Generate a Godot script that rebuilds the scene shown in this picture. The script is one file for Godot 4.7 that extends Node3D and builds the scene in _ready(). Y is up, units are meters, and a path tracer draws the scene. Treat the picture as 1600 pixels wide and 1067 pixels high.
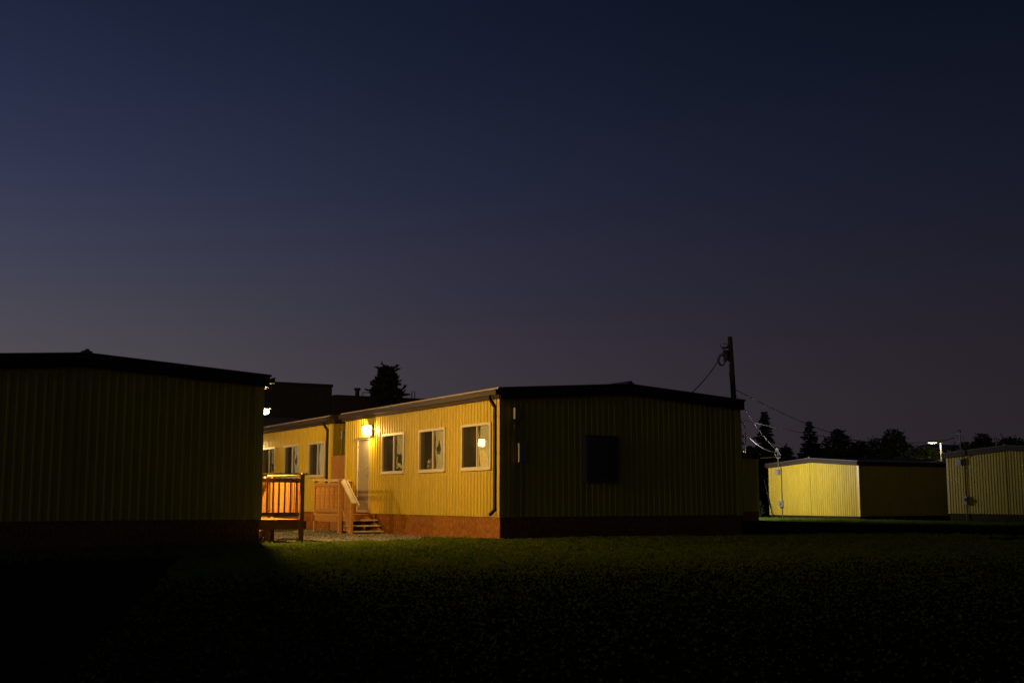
extends Node3D

# ---------------------------------------------------------------- helpers
const YAW := 0.51225           # the buildings stand on one grid, turned by this much
const W := 7.45                # width of a classroom (two modules)
const LN := 10.05              # its length
const SKIRT := 0.59
var used := {}
var M := {}
var rng := RandomNumberGenerator.new()

func lin(r: float, g: float, b: float) -> Color:
	return Color(r, g, b).linear_to_srgb()

func G(u: float, y: float, v: float) -> Vector3:      # grid (right, up, back) to world
	return Vector3(-0.293 + u * cos(YAW) - v * sin(YAW), y, -(28.77 + u * sin(YAW) + v * cos(YAW)))

func noise_tex(freq: float, lo: float, hi: float, kind: int = FastNoiseLite.TYPE_SIMPLEX_SMOOTH, size: int = 256, sd: int = 1, octaves: int = 4) -> NoiseTexture2D:
	var n := FastNoiseLite.new()
	n.noise_type = kind
	n.frequency = freq
	n.seed = sd
	n.fractal_octaves = octaves
	var t := NoiseTexture2D.new()
	t.width = size
	t.height = size
	t.seamless = true
	t.noise = n
	var g := Gradient.new()
	g.set_color(0, Color(lo, lo, lo))
	g.set_color(1, Color(hi, hi, hi))
	t.color_ramp = g
	return t

func mat(nm: String, c: Color, rough: float = 0.7, spec: float = 0.5, tex: Texture2D = null, scale: Vector3 = Vector3.ONE, metal: float = 0.0) -> StandardMaterial3D:
	var m := StandardMaterial3D.new()
	m.resource_name = nm
	m.albedo_color = c
	m.roughness = rough
	m.metallic = metal
	m.metallic_specular = spec
	m.cull_mode = BaseMaterial3D.CULL_DISABLED
	if tex:
		m.albedo_texture = tex
		m.uv1_triplanar = true
		m.uv1_scale = scale
	M[nm] = m
	return m

func begin() -> SurfaceTool:
	var st := SurfaceTool.new()
	st.begin(Mesh.PRIMITIVE_TRIANGLES)
	st.set_smooth_group(-1)
	return st

func quad(st: SurfaceTool, a: Vector3, b: Vector3, c: Vector3, d: Vector3) -> void:   # counter-clockwise seen from the front
	for p in [a, c, b, a, d, c]:
		st.add_vertex(p)

func tri(st: SurfaceTool, a: Vector3, b: Vector3, c: Vector3) -> void:
	st.add_vertex(a)
	st.add_vertex(c)
	st.add_vertex(b)

func box(st: SurfaceTool, c: Vector3, s: Vector3, b: Basis = Basis()) -> void:
	var h := s * 0.5
	for k in 3:
		for sg in [-1.0, 1.0]:
			var n := Vector3.ZERO
			n[k] = sg
			var t1 := Vector3.ZERO
			t1[(k + 1) % 3] = 1.0
			var t2: Vector3 = n.cross(t1)
			var q := []
			for e in [[-1, -1], [1, -1], [1, 1], [-1, 1]]:
				var p: Vector3 = (n + t1 * e[0] + t2 * e[1]) * h
				q.append(c + b * p)
			quad(st, q[0], q[1], q[2], q[3])

func box2(st: SurfaceTool, lo: Vector3, hi: Vector3) -> void:
	box(st, (lo + hi) * 0.5, (hi - lo).abs())

func beam(st: SurfaceTool, a: Vector3, b: Vector3, w: float, h: float, up: Vector3 = Vector3.UP) -> void:
	var d := (b - a).normalized()
	var x := d.cross(up).normalized()
	var y := x.cross(d).normalized()
	box(st, (a + b) * 0.5, Vector3(w, h, a.distance_to(b)), Basis(x, y, -d))

func tube(st: SurfaceTool, pts: Array, radii: Array, n: int = 6) -> void:
	st.set_smooth_group(1)
	var rings := []
	for i in pts.size():
		var d: Vector3 = (pts[mini(i + 1, pts.size() - 1)] - pts[maxi(i - 1, 0)]).normalized()
		var ref := Vector3.RIGHT if absf(d.y) > 0.9 else Vector3.UP
		var x := d.cross(ref).normalized()
		var y := d.cross(x).normalized()
		var r: float = radii[mini(i, radii.size() - 1)]
		var ring := []
		for k in n:
			var a := TAU * k / n
			ring.append(pts[i] + (x * cos(a) + y * sin(a)) * r)
		rings.append(ring)
	for i in rings.size() - 1:
		for k in n:
			var k2 := (k + 1) % n
			quad(st, rings[i][k], rings[i][k2], rings[i + 1][k2], rings[i + 1][k])
	st.set_smooth_group(-1)
	for k in n - 2:
		tri(st, rings[0][0], rings[0][k + 2], rings[0][k + 1])
		tri(st, rings[-1][0], rings[-1][k + 1], rings[-1][k + 2])

func numbered(nm: String) -> String:
	var n: int = used.get(nm, 0)
	used[nm] = n + 1
	return nm if n == 0 else "%s_%03d" % [nm, n]

func part_name(nm: String, parent: Node) -> String:
	if not parent.has_node(nm):
		return nm
	var i := 1
	while parent.has_node("%s_%03d" % [nm, i]):
		i += 1
	return "%s_%03d" % [nm, i]

func show_mesh(nm: String, mesh: Mesh, m: Material, parent: Node) -> MeshInstance3D:
	var o := MeshInstance3D.new()
	o.mesh = mesh
	o.material_override = m
	o.name = numbered(nm) if parent == self else part_name(nm, parent)
	parent.add_child(o, true)
	return o

func obj(nm: String, st: SurfaceTool, m: Material, parent: Node = self) -> MeshInstance3D:
	st.generate_normals()
	return show_mesh(nm, st.commit(), m, parent)

func tag(o: Node, label: String, category: String, group: String = "") -> Node:
	o.set_meta("label", label)
	o.set_meta("category", category)
	if group:
		o.set_meta("group", group)
	return o

func thing(nm: String, at: Vector3, yaw: float, label: String, category: String, group: String = "") -> Node3D:
	var o := Node3D.new()
	o.name = numbered(nm)
	add_child(o, true)
	o.position = at
	o.rotation.y = yaw
	tag(o, label, category, group)
	return o

func dup(src: Node3D, nm: String, at: Vector3, yaw: float, label: String) -> Node3D:
	var o: Node3D = src.duplicate()
	o.name = numbered(nm)
	add_child(o, true)
	o.position = at
	o.rotation.y = yaw
	o.set_meta("label", label)
	return o

func structure(o: Node) -> Node:
	o.set_meta("kind", "structure")
	return o

# ---------------------------------------------------------------- sky
func sky_color(up: float, side: float) -> Color:      # twilight: up in degrees, side = -1 (towards the set sun) .. 1
	var stops := [[-90.0, Color(0.010, 0.008, 0.009)], [-1.0, Color(0.036, 0.027, 0.035)], [1.5, Color(0.0440, 0.0335, 0.0430)], [4.0, Color(0.0415, 0.0315, 0.0430)], [6.7, Color(0.0365, 0.0288, 0.0428)], [10.0, Color(0.0262, 0.0245, 0.0445)], [14.7, Color(0.0158, 0.0183, 0.0400)], [19.0, Color(0.0096, 0.0127, 0.0305)], [23.0, Color(0.0062, 0.0092, 0.0232)], [45.0, Color(0.0034, 0.0054, 0.0140)], [90.0, Color(0.0027, 0.0044, 0.0110)]]
	var c: Color = stops[-1][1]
	for i in stops.size() - 1:
		if up <= stops[i + 1][0]:
			var t: float = clampf((up - stops[i][0]) / (stops[i + 1][0] - stops[i][0]), 0.0, 1.0)
			c = stops[i][1].lerp(stops[i + 1][1], t)
			break
	var f := exp(-1.2 * tanh(1.6 * side))
	var warm := clampf(-side * 4.0, 0.0, 1.0) * (1.0 - smoothstep(8.0, 15.0, up))      # the afterglow is less purple
	f *= 1.07
	return Color(c.r * f, c.g * f * (1.02 + 0.11 * warm), c.b * f * (0.985 - 0.05 * warm))

func make_sky() -> PanoramaSkyMaterial:
	var w := 512
	var h := 256
	var im := Image.create(w, h, false, Image.FORMAT_RGBAF)
	for y in h:
		var up := 90.0 - (y + 0.5) / h * 180.0
		for x in w:
			# panorama centre looks along -z in Godot; a quarter turn right is +x
			var az := ((x + 0.5) / w - 0.5) * TAU
			im.set_pixel(x, y, sky_color(up, -sin(az) * pow(cos(deg_to_rad(up)), 3.0)))
	var s := PanoramaSkyMaterial.new()
	s.panorama = ImageTexture.create_from_image(im)
	return s

# ---------------------------------------------------------------- ground
func ground_y(p: Vector3) -> float:
	var q := p - G(0, 0, 0)
	var u := q.x * cos(YAW) - q.z * sin(YAW)
	return -0.2 * smoothstep(12.0, 30.0, u)

func make_ground() -> void:
	var xs := [-700.0, -350.0, -150.0, -70.0]
	var zs := [60.0, 20.0]
	for i in 76:
		xs.append(-45.0 + i * 2.0)
	xs.append_array([160.0, 350.0, 700.0])
	for i in 66:
		zs.append(10.0 - i * 2.0)
	zs.append_array([-180.0, -350.0, -800.0])
	var st := begin()
	st.set_smooth_group(0)
	for i in xs.size() - 1:
		for j in zs.size() - 1:
			var q := []
			for e in [[0, 0], [1, 0], [1, 1], [0, 1]]:
				var p := Vector3(xs[i + e[0]], 0, zs[j + e[1]])
				p.y = ground_y(p)
				q.append(p)
			quad(st, q[0], q[1], q[2], q[3])
	structure(obj("ground", st, M.lawn))

func gravel_edge(u: float) -> float:      # where the gravel ends towards the camera
	var v := lerpf(-0.3, 0.0, smoothstep(-5.8, -4.2, u)) + 0.4 * smoothstep(-3.4, -2.0, u) + 2.2 * smoothstep(-2.2, -0.3, u)
	return v + 0.14 * sin(u * 5.1) + 0.08 * sin(u * 13.7 + 1.0)

func make_gravel() -> void:
	var st := begin()
	st.set_smooth_group(0)
	var vs := []
	for i in 60:
		vs.append(pow(i / 59.0, 1.6) * 26.0)
	for i in 48:
		var u0 := lerpf(-5.94, -0.01, i / 48.0)
		var u1 := lerpf(-5.94, -0.01, (i + 1) / 48.0)
		for j in vs.size() - 1:
			quad(st, G(u0, 0.005, gravel_edge(u0) + vs[j]), G(u1, 0.005, gravel_edge(u1) + vs[j]), G(u1, 0.005, gravel_edge(u1) + vs[j + 1]), G(u0, 0.005, gravel_edge(u0) + vs[j + 1]))
	structure(obj("gravel_path", st, M.gravel))
	# loose stones lying on it
	var s := begin()
	s.set_smooth_group(-1)
	var ring := [Vector3(1, 0, 0), Vector3(0.3, 0.1, 0.9), Vector3(-0.8, 0, 0.5), Vector3(-0.7, 0.1, -0.6), Vector3(0.4, 0, -0.9)]
	for k in 5:
		tri(s, ring[k], ring[(k + 1) % 5], Vector3(0, 0.7, 0))
		tri(s, ring[(k + 1) % 5], ring[k], Vector3(0, -0.4, 0))
	s.generate_normals()
	var mm := MultiMesh.new()
	mm.transform_format = MultiMesh.TRANSFORM_3D
	mm.use_colors = true
	mm.mesh = s.commit()
	mm.instance_count = 14000
	rng.seed = 5
	for i in mm.instance_count:
		var u := rng.randf_range(-5.9, -0.05)
		var v := gravel_edge(u) - 0.35 + pow(rng.randf(), 1.4) * 10.0
		var sz := rng.randf_range(0.008, 0.03)
		var b := Basis(Vector3.UP, rng.randf() * TAU).scaled(Vector3(sz, sz * 0.7, sz * rng.randf_range(0.7, 1.2)))
		mm.set_instance_transform(i, Transform3D(b, G(u, 0.008, v)))
		var g := rng.randf_range(0.10, 0.42)
		mm.set_instance_color(i, Color(g, g * 0.95, g * 0.86))
	var o := MultiMeshInstance3D.new()
	o.multimesh = mm
	o.material_override = M.stone
	o.name = "gravel"
	o.set_meta("kind", "stuff")
	add_child(o, true)
	tag(o, "loose grey gravel stones strewn along the path between the facing classrooms", "gravel")

func make_grass() -> void:
	var s := begin()
	rng.seed = 11
	for k in 7:
		var a := rng.randf() * TAU
		var d := Vector3(cos(a), 0, sin(a))
		var side := Vector3(-d.z, 0, d.x) * 0.011
		var at := d * rng.randf() * 0.05
		var h := rng.randf_range(0.045, 0.10)
		var tip := at + d * h * rng.randf_range(0.3, 0.9) + Vector3(0, h, 0)
		var mid := at + d * h * 0.2 + Vector3(0, h * 0.6, 0)
		tri(s, at - side, at + side, mid + side * 0.7)
		tri(s, at - side, mid + side * 0.7, mid - side * 0.7)
		tri(s, mid - side * 0.7, mid + side * 0.7, tip)
	s.generate_normals()
	var clumps := FastNoiseLite.new()
	clumps.frequency = 0.5
	clumps.seed = 4
	var spots := []
	while spots.size() < 125000:
		var v := 2.4 - 25.0 * (1.0 - pow(1.0 - 0.999 * rng.randf(), 0.62))
		var u := rng.randf_range(-8.5 + minf(v + 4.0, 0.0) * 0.3, 10.0 - minf(v + 4.0, 0.0) * 0.25)
		if spots.size() % 3 == 0:
			v = rng.randf_range(-4.5, 1.0)
		if u > -5.9 and u < 0.0:
			if v > gravel_edge(u) + rng.randf_range(-0.25, 0.30):
				continue
		elif v > -0.03 and (u > -0.05 or u < -5.9):
			continue
		spots.append(Vector2(u, v))
	while spots.size() < 137000:       # between the far classrooms, under the floodlight
		spots.append(Vector2(rng.randf_range(30.4, 36.1), rng.randf_range(10.0, 38.0)))
	var mm := MultiMesh.new()
	mm.transform_format = MultiMesh.TRANSFORM_3D
	mm.use_colors = true
	mm.mesh = s.commit()
	mm.instance_count = spots.size()
	for i in spots.size():
		var p: Vector2 = spots[i]
		var at := G(p.x, 0, p.y)
		at.y = ground_y(at) - 0.004
		var n := clumps.get_noise_2d(p.x * 3.0, p.y * 3.0)
		var sz := rng.randf_range(0.6, 1.15) * (1.0 + 0.7 * n) * (1.0 if p.x > 20.0 else lerpf(1.0, 0.28, smoothstep(3.0, 13.0, -p.y)))
		mm.set_instance_transform(i, Transform3D(Basis(Vector3.UP, rng.randf() * TAU).scaled(Vector3.ONE * sz), at))
		if p.x > -0.9 and p.x < 8.0 and p.y > -0.35:      # thin trampled tufts along the skirting
			sz *= rng.randf_range(0.35, 0.95)
			mm.set_instance_transform(i, Transform3D(Basis(Vector3.UP, rng.randf() * TAU).scaled(Vector3.ONE * sz), at))
		var t := clampf(0.5 + n * 1.3 + rng.randf_range(-0.3, 0.3), 0.0, 1.0)
		var c := Color(0.180, 0.215, 0.030).lerp(Color(0.105, 0.180, 0.018), t)
		if rng.randf() < 0.08:
			c = Color(0.22, 0.20, 0.08)
		mm.set_instance_color(i, c)
	var o := MultiMeshInstance3D.new()
	o.multimesh = mm
	o.material_override = M.grass
	o.name = "grass"
	o.set_meta("kind", "stuff")
	add_child(o, true)
	tag(o, "short mown grass of the lawn before and between the classrooms", "grass")

# ---------------------------------------------------------------- classroom
func gable(x: float) -> float:
	return 0.26 * (1.0 - absf(2.0 * x / W - 1.0))

# ribbed siding along one wall, split in panels; openings are [from, to, bottom, top] along the wall
func ribbed_wall(root: Node3D, o: Vector3, a: Vector3, n: Vector3, length: float, ends: bool, openings: Array) -> void:
	var p := 0.1725
	var per := 6
	var count := int(ceil(length / (p * per) - 0.15))
	for k in count:
		var x0 := k * p * per
		var x1 := length if k == count - 1 else (k + 1) * p * per
		var xs := [x0, x1]
		var ribs := int(ceil((x1 - x0) / p)) + 1
		for r in ribs:
			for f in [0.0, 0.016, 0.060, 0.076]:
				var x: float = x0 + r * p + 0.045 + f
				if x > x0 + 0.001 and x < x1 - 0.001:
					xs.append(x)
		for op in openings:
			for x in [op[0], op[1]]:
				if x > x0 and x < x1:
					xs.append(x)
		if ends and length * 0.5 > x0 and length * 0.5 < x1:
			xs.append(length * 0.5)
		xs.sort()
		var st := begin()
		var over := begin()
		var split := false
		for op in openings:
			if op[0] <= x0 + 0.001 and op[1] >= x1 - 0.001:
				split = true
		for i in xs.size() - 1:
			var xa: float = xs[i]
			var xb: float = xs[i + 1]
			if xb - xa < 0.0005:
				continue
			var mid := (xa + xb) * 0.5
			var spans := [[0.575, 3.45]]
			for op in openings:
				if mid > op[0] and mid < op[1]:
					spans = [[0.575, op[2]], [op[3], 3.45]]
			for sp in spans:
				if sp[1] - sp[0] < 0.03:
					continue
				var q := []
				for x in [xa, xb]:
					var m := fposmod(x - x0 - 0.045, p)
					var d := clampf(minf(m / 0.016, (0.076 - m) / 0.016), 0.0, 1.0) * 0.019 if m < 0.076 else 0.0
					if k % 2 == 1 and (x <= x0 + 0.001 or x >= x1 - 0.001):
						d += 0.002
					var g := gable(x) if ends else 0.0
					var top: float = sp[1] + (g if sp[1] > 3.4 else 0.0)
					q.append(o + a * x + n * (0.004 + d) + Vector3(0, sp[0], 0))
					q.append(o + a * x + n * (0.004 + d) + Vector3(0, top, 0))
				quad(over if split and sp[0] > 1.0 else st, q[0], q[2], q[3], q[1])
		if split:
			obj("siding_panel", over, M.siding, root)
		obj("siding_panel", st, M["siding" if k % 3 else "siding_b"], root)
	# the room's inner face of the same wall
	var st2 := begin()
	var ys := [0.0, length]
	for op in openings:
		ys.append(op[0])
		ys.append(op[1])
	ys.sort()
	for i in ys.size() - 1:
		var xa: float = ys[i]
		var xb: float = ys[i + 1]
		var spans := [[0.575, 3.42]]
		for op in openings:
			if (xa + xb) * 0.5 > op[0] and (xa + xb) * 0.5 < op[1]:
				spans = [[0.575, op[2]], [op[3], 3.42]]
		for sp in spans:
			if sp[1] - sp[0] > 0.01:
				quad(st2, o + a * xa - n * 0.11 + Vector3(0, sp[0], 0), o + a * xb - n * 0.11 + Vector3(0, sp[0], 0), o + a * xb - n * 0.11 + Vector3(0, sp[1], 0), o + a * xa - n * 0.11 + Vector3(0, sp[1], 0))
	obj("interior_wall", st2, M.interior, root)
	# plywood skirting sheets
	var sheets := int(round(length / 1.22))
	for k in sheets:
		var st3 := begin()
		var xa := length * k / sheets + 0.002
		var xb := length * (k + 1) / sheets - 0.002
		var inn := 0.010 + 0.004 * (k % 2)
		var lo := o + a * xa - n * (inn + 0.02) + Vector3(0, -0.06, 0)
		var hi := o + a * xb - n * inn + Vector3(0, SKIRT, 0)
		box2(st3, lo, hi)
		obj("skirt_panel", st3, M["ply_a" if k % 2 else "ply_b"], root)

func add_window(root: Node3D, v0: float, v1: float, y0: float, y1: float, kind: int) -> void:
	# in the x = 0 wall; v counts backwards along the wall
	var st := begin()
	var f := 0.045
	for b in [[v0 - 0.02, v1 + 0.02, y0 - 0.02, y0 + f], [v0 - 0.02, v1 + 0.02, y1 - f, y1 + 0.02]]:
		box2(st, Vector3(-0.045, b[2], -b[0]), Vector3(0.115, b[3], -b[1]))
	for b in [[v0 - 0.02, v0 + f], [v1 - f, v1 + 0.02]]:
		box2(st, Vector3(-0.045, y0 + f, -b[0]), Vector3(0.115, y1 - f, -b[1]))
	var mid: float = (v0 + v1) * 0.5 - 0.02
	box2(st, Vector3(-0.016, y0 + f, -(mid - 0.02)), Vector3(0.03, y1 - f, -(mid + 0.02)))
	var w := obj("window", st, M.frame, root)
	var s2 := begin()
	box2(s2, Vector3(-0.085, y0 - 0.045, -(v0 - 0.04)), Vector3(-0.0, y0 - 0.021, -(v1 + 0.04)))
	obj("sill", s2, M.frame, w)
	# fixed pane near the camera, sliding pane with an insect screen beyond
	var p1 := begin()
	quad(p1, Vector3(-0.002, y0 + f, -(mid - 0.02)), Vector3(-0.002, y0 + f, -(v0 + f)), Vector3(-0.002, y1 - f, -(v0 + f)), Vector3(-0.002, y1 - f, -(mid - 0.02)))
	obj("pane", p1, M.glass_flat if kind == 2 else M.glass, w)
	var p2 := begin()
	quad(p2, Vector3(0.045, y0 + f, -(v1 - f)), Vector3(0.045, y0 + f, -(mid + 0.02)), Vector3(0.045, y1 - f, -(mid + 0.02)), Vector3(0.045, y1 - f, -(v1 - f)))
	obj("pane", p2, M.glass_flat, w)
	var p3 := begin()
	quad(p3, Vector3(0.006, y0 + f, -(v1 - f)), Vector3(0.006, y0 + f, -(mid + 0.02)), Vector3(0.006, y1 - f, -(mid + 0.02)), Vector3(0.006, y1 - f, -(v1 - f)))
	obj("insect_screen", p3, M.screen, w)
	# crumpled curtain behind the fixed pane
	var cu := begin()
	cu.set_smooth_group(3)
	var nz := FastNoiseLite.new()
	nz.seed = 20 + kind
	nz.frequency = 1.0
	var nu := 26
	var nv := 26
	var pt := func(i: int, j: int) -> Vector3:
		var a := float(i) / nu
		var b := float(j) / nv
		var v := lerpf(mid + 0.02, v0 + f - 0.02, a)
		var y := lerpf(y0 + 0.03, y1 - 0.03, b)
		if kind == 0:
			y = lerpf(y0 + 0.03 + 0.22 * (0.5 + 0.5 * nz.get_noise_2d(a * 3.0, 4.0)), y1 - 0.03, b)
		var d := 0.04 * nz.get_noise_2d(a * 2.6 + b * 1.2, b * (0.5 if kind == 2 else 1.9)) + 0.018 * sin(a * 17.0 + 3.0 * b + kind)
		return Vector3(0.085 + d, y, -v)
	for i in nu:
		for j in nv:
			if kind == 1 and absf(i - nu * 0.25) < 2.0 + sin(j * 0.6) and j > 9 and j < 19:
				continue
			if kind == 0 and i > 4 and i < 15 and j > 2 and j < 11 + int(2.0 * sin(i * 0.7)):
				continue
			quad(cu, pt.call(i, j), pt.call(i + 1, j), pt.call(i + 1, j + 1), pt.call(i, j + 1))
	obj("curtain", cu, M.curtain, w)

func make_classroom() -> Node3D:
	var root := thing("portable_classroom", Vector3.ZERO, 0.0, "", "portable classroom", "portable classrooms on the school field")
	var wins := [[0.42, 1.98], [2.96, 4.56], [5.58, 7.14]]
	var wy := [1.75, 2.86]
	var door := [8.06, 9.06, 0.60, 2.84]
	var ops := []
	for w in wins:
		ops.append([LN - w[1], LN - w[0], wy[0], wy[1]])
	ops.append([LN - door[1], LN - door[0], door[2], door[3]])
	ribbed_wall(root, Vector3(0, 0, -LN), Vector3(0, 0, 1), Vector3(-1, 0, 0), LN, false, ops)
	ribbed_wall(root, Vector3(0, 0, 0), Vector3(1, 0, 0), Vector3(0, 0, 1), W, true, [])
	ribbed_wall(root, Vector3(W, 0, 0), Vector3(0, 0, -1), Vector3(1, 0, 0), LN, false, [])
	ribbed_wall(root, Vector3(W, 0, -LN), Vector3(-1, 0, 0), Vector3(0, 0, -1), W, true, [])
	for k in 3:
		add_window(root, wins[k][0], wins[k][1], wy[0], wy[1], [2, 1, 0][k])
	# door and frame
	var st := begin()
	box2(st, Vector3(-0.04, door[2], -door[0]), Vector3(0.115, door[3], -(door[0] + 0.05)))
	box2(st, Vector3(-0.04, door[2], -(door[1] - 0.05)), Vector3(0.115, door[3], -door[1]))
	box2(st, Vector3(-0.04, door[3] - 0.05, -(door[0] + 0.05)), Vector3(0.115, door[3], -(door[1] - 0.05)))
	box2(st, Vector3(-0.06, door[2], -(door[0] + 0.05)), Vector3(0.115, door[2] + 0.07, -(door[1] - 0.05)))
	obj("door_frame", st, M.frame, root)
	st = begin()
	box2(st, Vector3(-0.012, door[2] + 0.075, -(door[0] + 0.054)), Vector3(0.035, door[3] - 0.055, -(door[1] - 0.054)))
	var d := obj("door", st, M.door, root)
	st = begin()
	box2(st, Vector3(-0.02, 1.60, -(door[0] + 0.085)), Vector3(-0.012, 1.84, -(door[0] + 0.145)))
	beam(st, Vector3(-0.05, 1.70, -(door[0] + 0.115)), Vector3(-0.05, 1.70, -(door[0] + 0.24)), 0.02, 0.022)
	tube(st, [Vector3(-0.012, 1.70, -(door[0] + 0.115)), Vector3(-0.05, 1.70, -(door[0] + 0.115))], [0.016], 8)
	obj("door_handle", st, M.steel, d)
	st = begin()
	tube(st, [Vector3(-0.012, 1.93, -(door[0] + 0.115)), Vector3(-0.035, 1.93, -(door[0] + 0.115))], [0.03], 10)
	obj("deadbolt", st, M.steel, d)
	for y in [0.95, 1.75, 2.55]:
		st = begin()
		tube(st, [Vector3(-0.02, y, -(door[1] - 0.05)), Vector3(-0.02, y + 0.11, -(door[1] - 0.05))], [0.012], 6)
		obj("hinge", st, M.steel, d)
	st = begin()
	box2(st, Vector3(-0.075, door[3] + 0.005, -(door[0] - 0.03)), Vector3(-0.005, door[3] + 0.03, -(door[1] + 0.03)))
	obj("drip_cap", st, M.frame, root)
	# corner trims and the seam between the two modules
	for c in [[0.0, 0.0, -1, 1], [W, 0.0, 1, 1], [0.0, -LN, -1, -1], [W, -LN, 1, -1]]:
		st = begin()
		var x: float = c[0]
		var z: float = c[1]
		box2(st, Vector3(x + c[2] * 0.03, 0.57, z + c[3] * 0.03), Vector3(x + c[2] * 0.004, 3.44, z - c[3] * 0.10))
		box2(st, Vector3(x + c[2] * 0.004, 0.57, z + c[3] * 0.03), Vector3(x - c[2] * 0.10, 3.44, z + c[3] * 0.004))
		obj("corner_trim", st, M.trim, root)
	for e in [[0.027, 3.53], [-LN - 0.027, W - 3.53]]:
		st = begin()
		box(st, Vector3(e[1], 2.12, e[0]), Vector3(0.11, 3.09, 0.012))
		obj("module_seam", st, M.siding_b, root)
	# floor
	st = begin()
	box2(st, Vector3(0.03, 0.42, -0.03), Vector3(W - 0.03, 0.57, -LN + 0.03))
	obj("floor", st, M.interior, root)
	# roof body
	var e0 := 0.08
	var e1 := 0.05
	var z0 := 0.15
	var z1 := -LN - 0.15
	var top := [Vector2(-e0, 3.66), Vector2(W * 0.5, 3.92), Vector2(W + e1, 3.66)]
	var bot := [Vector2(-e0, 3.42), Vector2(W * 0.5, 3.68), Vector2(W + e1, 3.42)]
	st = begin()
	for i in 2:
		quad(st, Vector3(bot[i].x, bot[i].y, z0), Vector3(bot[i + 1].x, bot[i + 1].y, z0), Vector3(top[i + 1].x, top[i + 1].y, z0), Vector3(top[i].x, top[i].y, z0))
		quad(st, Vector3(bot[i + 1].x, bot[i + 1].y, z1), Vector3(bot[i].x, bot[i].y, z1), Vector3(top[i].x, top[i].y, z1), Vector3(top[i + 1].x, top[i + 1].y, z1))
		quad(st, Vector3(bot[i].x, bot[i].y, z1), Vector3(bot[i + 1].x, bot[i + 1].y, z1), Vector3(bot[i + 1].x, bot[i + 1].y, z0), Vector3(bot[i].x, bot[i].y, z0))
		quad(st, Vector3(top[i].x, top[i].y, z0), Vector3(top[i + 1].x, top[i + 1].y, z0), Vector3(top[i + 1].x, top[i + 1].y, z1), Vector3(top[i].x, top[i].y, z1))
	for k in [0, 2]:
		quad(st, Vector3(bot[k].x, bot[k].y, z0), Vector3(bot[k].x, bot[k].y, z1), Vector3(top[k].x, top[k].y, z1), Vector3(top[k].x, top[k].y, z0))
	var rf := obj("roof", st, M.fascia, root)
	# roof covering, standing a little over the edges, with seams
	for i in 2:
		st = begin()
		var a := Vector3(top[i].x, top[i].y, 0)
		var b := Vector3(top[i + 1].x, top[i + 1].y, 0)
		var out := (a - b).normalized() if i == 0 else (b - a).normalized()
		if i == 0:
			a += out * 0.05
		else:
			b += out * 0.05
		var dir := (b - a).normalized()
		var nrm := Vector3(-dir.y, dir.x, 0)
		var c := (a + b) * 0.5 + nrm * 0.014 + Vector3(0, 0, (z0 + z1) * 0.5)
		box(st, c, Vector3(a.distance_to(b), 0.022, z0 - z1 + 0.08), Basis(dir, nrm, Vector3.BACK))
		obj("roof_sheet", st, M.roof, rf)
	st = begin()
	beam(st, Vector3(W * 0.5, 3.945, z0 + 0.06), Vector3(W * 0.5, 3.945, z1 - 0.06), 0.20, 0.05)
	tube(st, [Vector3(W * 0.5, 3.965, z0 + 0.07), Vector3(W * 0.5, 3.965, z1 - 0.07)], [0.05], 8)
	obj("ridge_cap", st, M.roof, rf)
	# fascia boards
	for z in [z0, z1]:
		for i in 2:
			st = begin()
			var sg := 1.0 if z > -1.0 else -1.0
			var q := []
			for pz in [z + sg * 0.003, z + sg * 0.024]:
				q.append([Vector3(bot[i].x, bot[i].y - 0.012, pz), Vector3(bot[i + 1].x, bot[i + 1].y - 0.012, pz), Vector3(top[i + 1].x, top[i + 1].y - 0.005, pz), Vector3(top[i].x, top[i].y - 0.005, pz)])
			quad(st, q[1][0], q[1][1], q[1][2], q[1][3])
			quad(st, q[0][1], q[0][0], q[1][0], q[1][1])
			quad(st, q[0][0], q[0][3], q[1][3], q[1][0])
			quad(st, q[0][2], q[0][1], q[1][1], q[1][2])
			obj("fascia_board", st, M.fascia, rf)
	for sx in [-1.0, 1.0]:
		var x: float = -e0 if sx < 0 else W + e1
		st = begin()
		box2(st, Vector3(x + sx * 0.003, 3.405, z0 - 0.002), Vector3(x + sx * 0.022, 3.65, z1 + 0.002))
		obj("fascia_board", st, M.fascia, rf)
		st = begin()
		box2(st, Vector3(x + sx * 0.023, 3.652, z0 + 0.01), Vector3(x + sx * 0.030, 3.672, z1 - 0.01))
		box2(st, Vector3(x + sx * 0.052, 3.64, z0 + 0.01), Vector3(x + sx * 0.058, 3.675, z1 - 0.01))
		obj("drip_edge", st, M.drip_metal, rf)
		if sx > 0:
			continue
		# gutter: an open channel with a rolled lip
		st = begin()
		var gx: float = x + sx * 0.025
		box2(st, Vector3(gx, 3.50, z0 + 0.02), Vector3(gx + sx * 0.10, 3.508, z1 - 0.02))
		box2(st, Vector3(gx + sx * 0.10, 3.50, z0 + 0.02), Vector3(gx + sx * 0.108, 3.615, z1 - 0.02))
		box2(st, Vector3(gx, 3.508, z0 + 0.02), Vector3(gx + sx * 0.004, 3.60, z1 - 0.02))
		tube(st, [Vector3(gx + sx * 0.104, 3.617, z0 + 0.02), Vector3(gx + sx * 0.104, 3.617, z1 - 0.02)], [0.014], 8)
		for z in [z0 + 0.018, z1 - 0.018]:
			box(st, Vector3(gx + sx * 0.05, 3.555, z), Vector3(0.098, 0.094, 0.006))
		obj("gutter", st, M.gutter, rf)
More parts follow.
